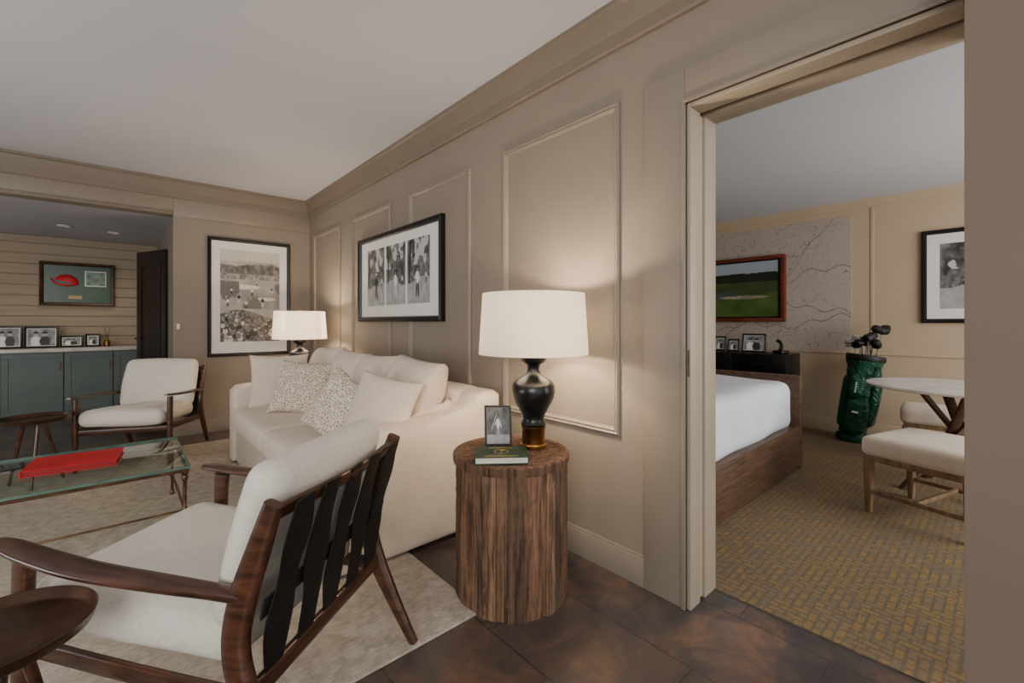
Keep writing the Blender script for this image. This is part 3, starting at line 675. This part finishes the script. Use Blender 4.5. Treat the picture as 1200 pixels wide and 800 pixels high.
bm=bmesh.new(); sweep(bm,[(.10,-.02,.0,.03,.010),(.03,-.03,-.035,.034,.012),(-.06,-.03,-.05,.034,.012),(-.12,-.02,-.028,.028,.010),(-.155,-.01,.01,.012,.006)],side=(0,1,0),n=5); ob('brim',bm,'red',capo,angle=60)
bm=bmesh.new()
for q in (0,.045,-.045): sweep(bm,[(q,-.046,.01,.002,.002),(q*.8,-.04,.05,.002,.002),(q*.3,-.02,.085,.002,.002),(0,-.006,.098,.002,.002)],side=(1,0,0),n=5,seg=6)
ob('panel_seams',bm,'boxfr',capo)
d2=thing('door_2','dark espresso wood door standing ajar','door',(.41,6.46,.01),(0,0,R(112))); d2['kind']=ST
box('door_panel',(0,-.02,0),(.62,.02,2.04),'dark',d2,bev=.003)
boxes('door_moulding',[((.08,.02,.2),(.54,.028,.24)),((.08,.02,1.86),(.54,.028,1.9)),((.08,.02,.24),(.12,.028,1.86)),((.50,.02,.24),(.54,.028,1.86))],'dark',d2)
bm=bmesh.new(); cyl(bm,(.57,.02,1.0),(.57,.06,1.0),.012); cyl(bm,(.57,.055,1.0),(.47,.055,1.0),.009); ob('door_handle',bm,'bronze',d2)
sw=thing('light_switch','white light switch plate on taupe wall','switch',(.465,FY,1.16),FW)
box('plate',(-.03,-.05,0),(.03,.05,.006),'trimw',sw,bev=.002); box('rocker',(-.012,-.028,.006),(.012,.028,.01),'white',sw,bev=.001)
for x,y in ((-.48,7.3),(-.05,7.45)):
    bm=bmesh.new(); lathe(bm,[(.04,-.001),(.06,-.001),(.06,-.008),(.04,-.008),(.04,-.001)],28,0,0)
    ob('recessed_light',bm,'white',None,(x,y,ACH),label='white recessed ceiling downlight trim ring',cat='ceiling light',group='alcove downlights')
    L=bpy.data.lights.new('dl','SPOT'); L.energy=14; L.spot_size=R(95); L.spot_blend=.8; L.color=(1,.88,.72); L.shadow_soft_size=.04
    o=bpy.data.objects.new('downlight',L); COL.objects.link(o); o.location=(x,y,ACH-.02); o.rotation_euler=(R(22),0,0)
# ================= BEDROOM
bd=thing('bed','platform bed with brown wood frame and white bedding','bed',(3.12,2.08,.004))
box('footboard',(1.03,-.97,.0),(1.10,.97,.758),'bedwood',bd,bev=.006)
box('headboard',(-1.10,-.97,.0),(-1.03,.97,1.2),'bedwood',bd,bev=.006)
for y in (-.97,.91): boxes('side_rail',[((-1.03,y,.02),(1.03,y+.06,.355))],'bedwood',bd,bev=.004)
bm=bmesh.new(); rbox(bm,1.01,.93,.20,.09,20,.02,Matrix.Translation((.0,0,.52)),.010,3); ob('duvet',bm,'sheet',bd,angle=80)
cs=thing('console_dresser','low black dresser beneath the television','dresser',(5.62,2.42,.004))
boxes('body',[((-.22,-.86,.06),(.22,.86,.845)),((-.20,-.84,0),(.2,.84,.06))],'black',cs,bev=.004)
for y in (-.57,0,.57):
    for z in (.10,.35,.60):
        dr=box('drawer',(-.232,y-.275,z),(-.2205,y+.275,z+.235),'black',cs,bev=.003); box('handle',(-.25,y-.06,z+.12),(-.2325,y+.06,z+.13),'chrome',dr)
def sf2(y,w,h,seed,label): frame('photo_frame',label,w,h,(5.60,y,.851),(R(80),0,R(-85)),[(w-.05,h-.05,0,0,p_people(seed),30,30)],bw=.02,dep=.02,fm='black',stand=True,group='framed photos on the dresser',cat='photo frame')
sf2(2.36,.14,.18,31,'small black framed photo on dresser'); sf2(2.20,.13,.15,35,'small black framed photo on dresser'); sf2(1.97,.26,.22,38,'wide black framed photo on dresser')
sp=thing('desk_phone','black telephone handset on dresser','phone',(5.58,1.68,.849),(0,0,R(-30)))
bm=bmesh.new(); rbox(bm,.05,.07,.02,.012,4,0,Matrix.Translation((0,0,.02))); ob('phone_base',bm,'black',sp)
bm=bmesh.new(); sweep(bm,[(-.03,-.03,.04,.022,.016),(0,-.01,.09,.016,.014),(.01,.02,.13,.016,.014),(.0,.05,.15,.024,.018)],n=4); ob('handset',bm,'black',sp)
# golf bag
gb=thing('golf_bag','upright green golf bag with small white lettering','golf bag',(5.57,1.03,.006),(R(7),R(3),R(0)))
bm=bmesh.new(); prof=[(0,0),(.112,0),(.116,.02)]+[(.100+.034*((k/24)**1.5)+.006*math.sin(k*1.9),.06+.74*k/24) for k in range(25)]+[(.134,.86),(.12,.86),(.115,.7),(0,.7)]
lathe(bm,prof,40)
for v in bm.verts: v.co.y*=1.1; v.co+=Vector((math.sin(v.co.z*22+v.co.y*25)*.007,math.sin(v.co.z*17+v.co.x*30)*.008,0))
ob('bag_body',bm,'bagg',gb,angle=60)
bm=bmesh.new(); lathe(bm,[(.146,.82),(.150,.83),(.150,.865),(.146,.875),(.12,.875),(.12,.82),(.146,.82)],32)
for v in bm.verts: v.co.y*=1.08
ob('bag_collar',bm,'strap',gb)
bm=bmesh.new(); lathe(bm,[(0,0),(.122,0),(.126,.01),(.126,.05),(.12,.055),(0,.055)],32)
for v in bm.verts: v.co.y*=1.1
ob('bag_boot',bm,'bagg',gb)
for q,(cx,cy,cz,hx,hy,hz) in enumerate(((-.11,-.02,.26,.05,.085,.16),(-.11,.02,.56,.04,.065,.11),(.0,.10,.38,.08,.042,.26),(.0,-.115,.42,.075,.042,.24))):
    bm=bmesh.new(); rbox(bm,hx,hy,hz,.038,12,.018,Matrix.Translation((cx,cy,cz)),.010,q); ob('pocket',bm,'bagg',gb,angle=80)
bm=bmesh.new(); bx(bm,(-.182,-.04,.30),(-.168,.01,.315))
for k in range(6): bx(bm,(-.170,.006,.50+.018*k),(-.155,.018,.51+.018*k))
ob('white_lettering',bm,'white',gb)
bm=bmesh.new(); sweep(bm,[(-.09,-.14,.78,.02,.006),(-.17,-.18,.6,.024,.007),(-.18,-.18,.4,.024,.007),(-.11,-.14,.2,.02,.006)],n=6); ob('shoulder_strap',bm,'bagg',gb,angle=60)
for k,(x,y,tx,ty,h,kind) in enumerate(((-.05,.06,-.05,.05,.98,1),(0,.07,.0,.06,.95,0),(.05,.0,.05,-.03,1.05,1),(-.04,-.05,-.08,-.05,1.05,1),(.03,-.07,.02,-.15,1.12,1),(-.02,0,-.07,.0,1.02,0),(.06,.04,.06,.03,1.0,1),(.0,-.03,-.03,-.11,1.12,1),(.01,.03,-.02,.07,.98,0),(.02,-.02,-.04,-.09,.98,1))):
    gc=thing('golf_club','golf club with %s standing in the green bag'%('black head' if kind else 'steel head'),'golf club',(5.60+x,.945+y,.74),group='golf clubs in the bag')
    top=Vector((tx-x,ty-y+.0,h-.74)); bm=bmesh.new(); cyl(bm,(0,0,0),top,.006,seg=8); ob('shaft',bm,'chrome',gc)
    bm=bmesh.new()
    if kind: rbox(bm,.062,.040,.036,.030,6,0,Matrix.Translation(top+Vector((-.01,-.02,.01)))@Matrix.Rotation(R(40+k*35),4,'Z')@Matrix.Rotation(R(25),4,'Y')); ob('club_head',bm,'strap',gc,angle=80)
    else: sweep(bm,[(top.x,top.y,top.z-.01,.008,.01),(top.x-.01,top.y+.015,top.z+.015,.008,.018),(top.x-.02,top.y+.05,top.z+.03,.006,.03),(top.x-.025,top.y+.075,top.z+.035,.004,.028)],n=3); ob('club_head',bm,'chrome',gc,angle=50)
# round table
rt=thing('round_table','round white-topped table with crossed brown legs','table',(4.39,.22,.004))
bm=bmesh.new(); lathe(bm,[(0,.725),(.47,.725),(.495,.735),(.50,.742),(.495,.75),(0,.75)],64); ob('table_top',bm,'marble',rt)
for k in range(4):
    a=k*math.pi/2+.5
    bm=bmesh.new(); c,s=math.cos(a),math.sin(a); o_=Vector((-s,c,0))*.026
    sweep(bm,[(.32*c+o_.x,.32*s+o_.y,0,.030,.016),(.05*c+o_.x,.05*s+o_.y,.36,.026,.016),(-.20*c+o_.x,-.20*s+o_.y,.722,.030,.016)],side=(-s,c,0),n=3,seg=8,pw=.4); ob('leg',bm,'bedwood',rt,angle=50)
bm=bmesh.new(); lathe(bm,[(0,.714),(.25,.714),(.25,.725),(0,.725)],32); ob('mount_ring',bm,'bedwood',rt)
def stool(loc,rz,w,d,label):
    t=thing('upholstered_stool',label,'stool',loc,(0,0,rz),'cream upholstered stools')
    bm=bmesh.new(); rbox(bm,w,d,.06,.035,12,.015,Matrix.Translation((0,0,.42))); ob('seat',bm,'linen',t,angle=80)
    box('apron',(-w+.02,-d+.02,.325),(w-.02,d-.02,.37),'legw',t,bev=.004)
    for sx in (-1,1):
        for sy in (-1,1):
            bm=bmesh.new(); x,y=sx*(w-.035),sy*(d-.035); sweep(bm,[(x,y,.33,.024,.024),(x,y,.18,.021,.021),(x,y,0,.016,.016)],n=2,seg=8,pw=.4); ob('leg',bm,'legw',t,angle=50)
    boxes('stretcher',[((-w+.03,-.01,.12),(w-.03,.01,.145)),((-w+.025,-d+.03,.12),(-w+.045,d-.03,.145)),((w-.045,-d+.03,.12),(w-.025,d-.03,.145))],'legw',t,bev=.002)
stool((3.72,.27,.004),R(-17),.29,.27,'cream upholstered stool with light oak legs near round table')
stool((5.14,.34,.004),R(5),.24,.26,'cream upholstered stool behind the round table')
# ================= CAMERA
cd=bpy.data.cameras.new('camera'); cam=bpy.data.objects.new('camera',cd); COL.objects.link(cam)
cam.location=(0,0,1.2); cam.rotation_euler=(R(90),0,R(-41.8)); cd.sensor_width=36; cd.lens=515/1200*36; cd.shift_y=-22/1200; cd.clip_start=.02
S.camera=cam
# ================= LIGHTS
w=bpy.data.worlds.new('world'); S.world=w; w.use_nodes=True
w.node_tree.nodes['Background'].inputs[0].default_value=(.98,.985,1,1); w.node_tree.nodes['Background'].inputs[1].default_value=1.3
def area(loc,tgt,size,en,col,sy=None):
    L=bpy.data.lights.new('window_or_fill_light','AREA'); L.energy=en; L.size=size; L.color=col
    if sy: L.shape='RECTANGLE'; L.size_y=sy
    o=bpy.data.objects.new('window_or_fill_light',L); COL.objects.link(o); o.location=loc
    o.rotation_euler=(Vector(tgt)-Vector(loc)).to_track_quat('-Z','Y').to_euler()
area((-2.6,-1.6,1.9),(0.6,4.5,1.2),2.4,118,(1,.98,.97),1.8)  # unseen soft fill added from behind the camera
area((-2.6,2.6,.9),(-1.0,3.4,2.7),1.6,50,(1,.98,.98),1.6)  # added upward fill that brightens the ceiling
area((-2.5,6.6,1.3),(0,7.6,1.3),1.2,11,(1,.98,.96),1.4)  # added side fill that lifts the alcove
area((4.0,-2.0,1.5),(4.2,3,1.6),2.4,85,(1,.97,.93),1.8)
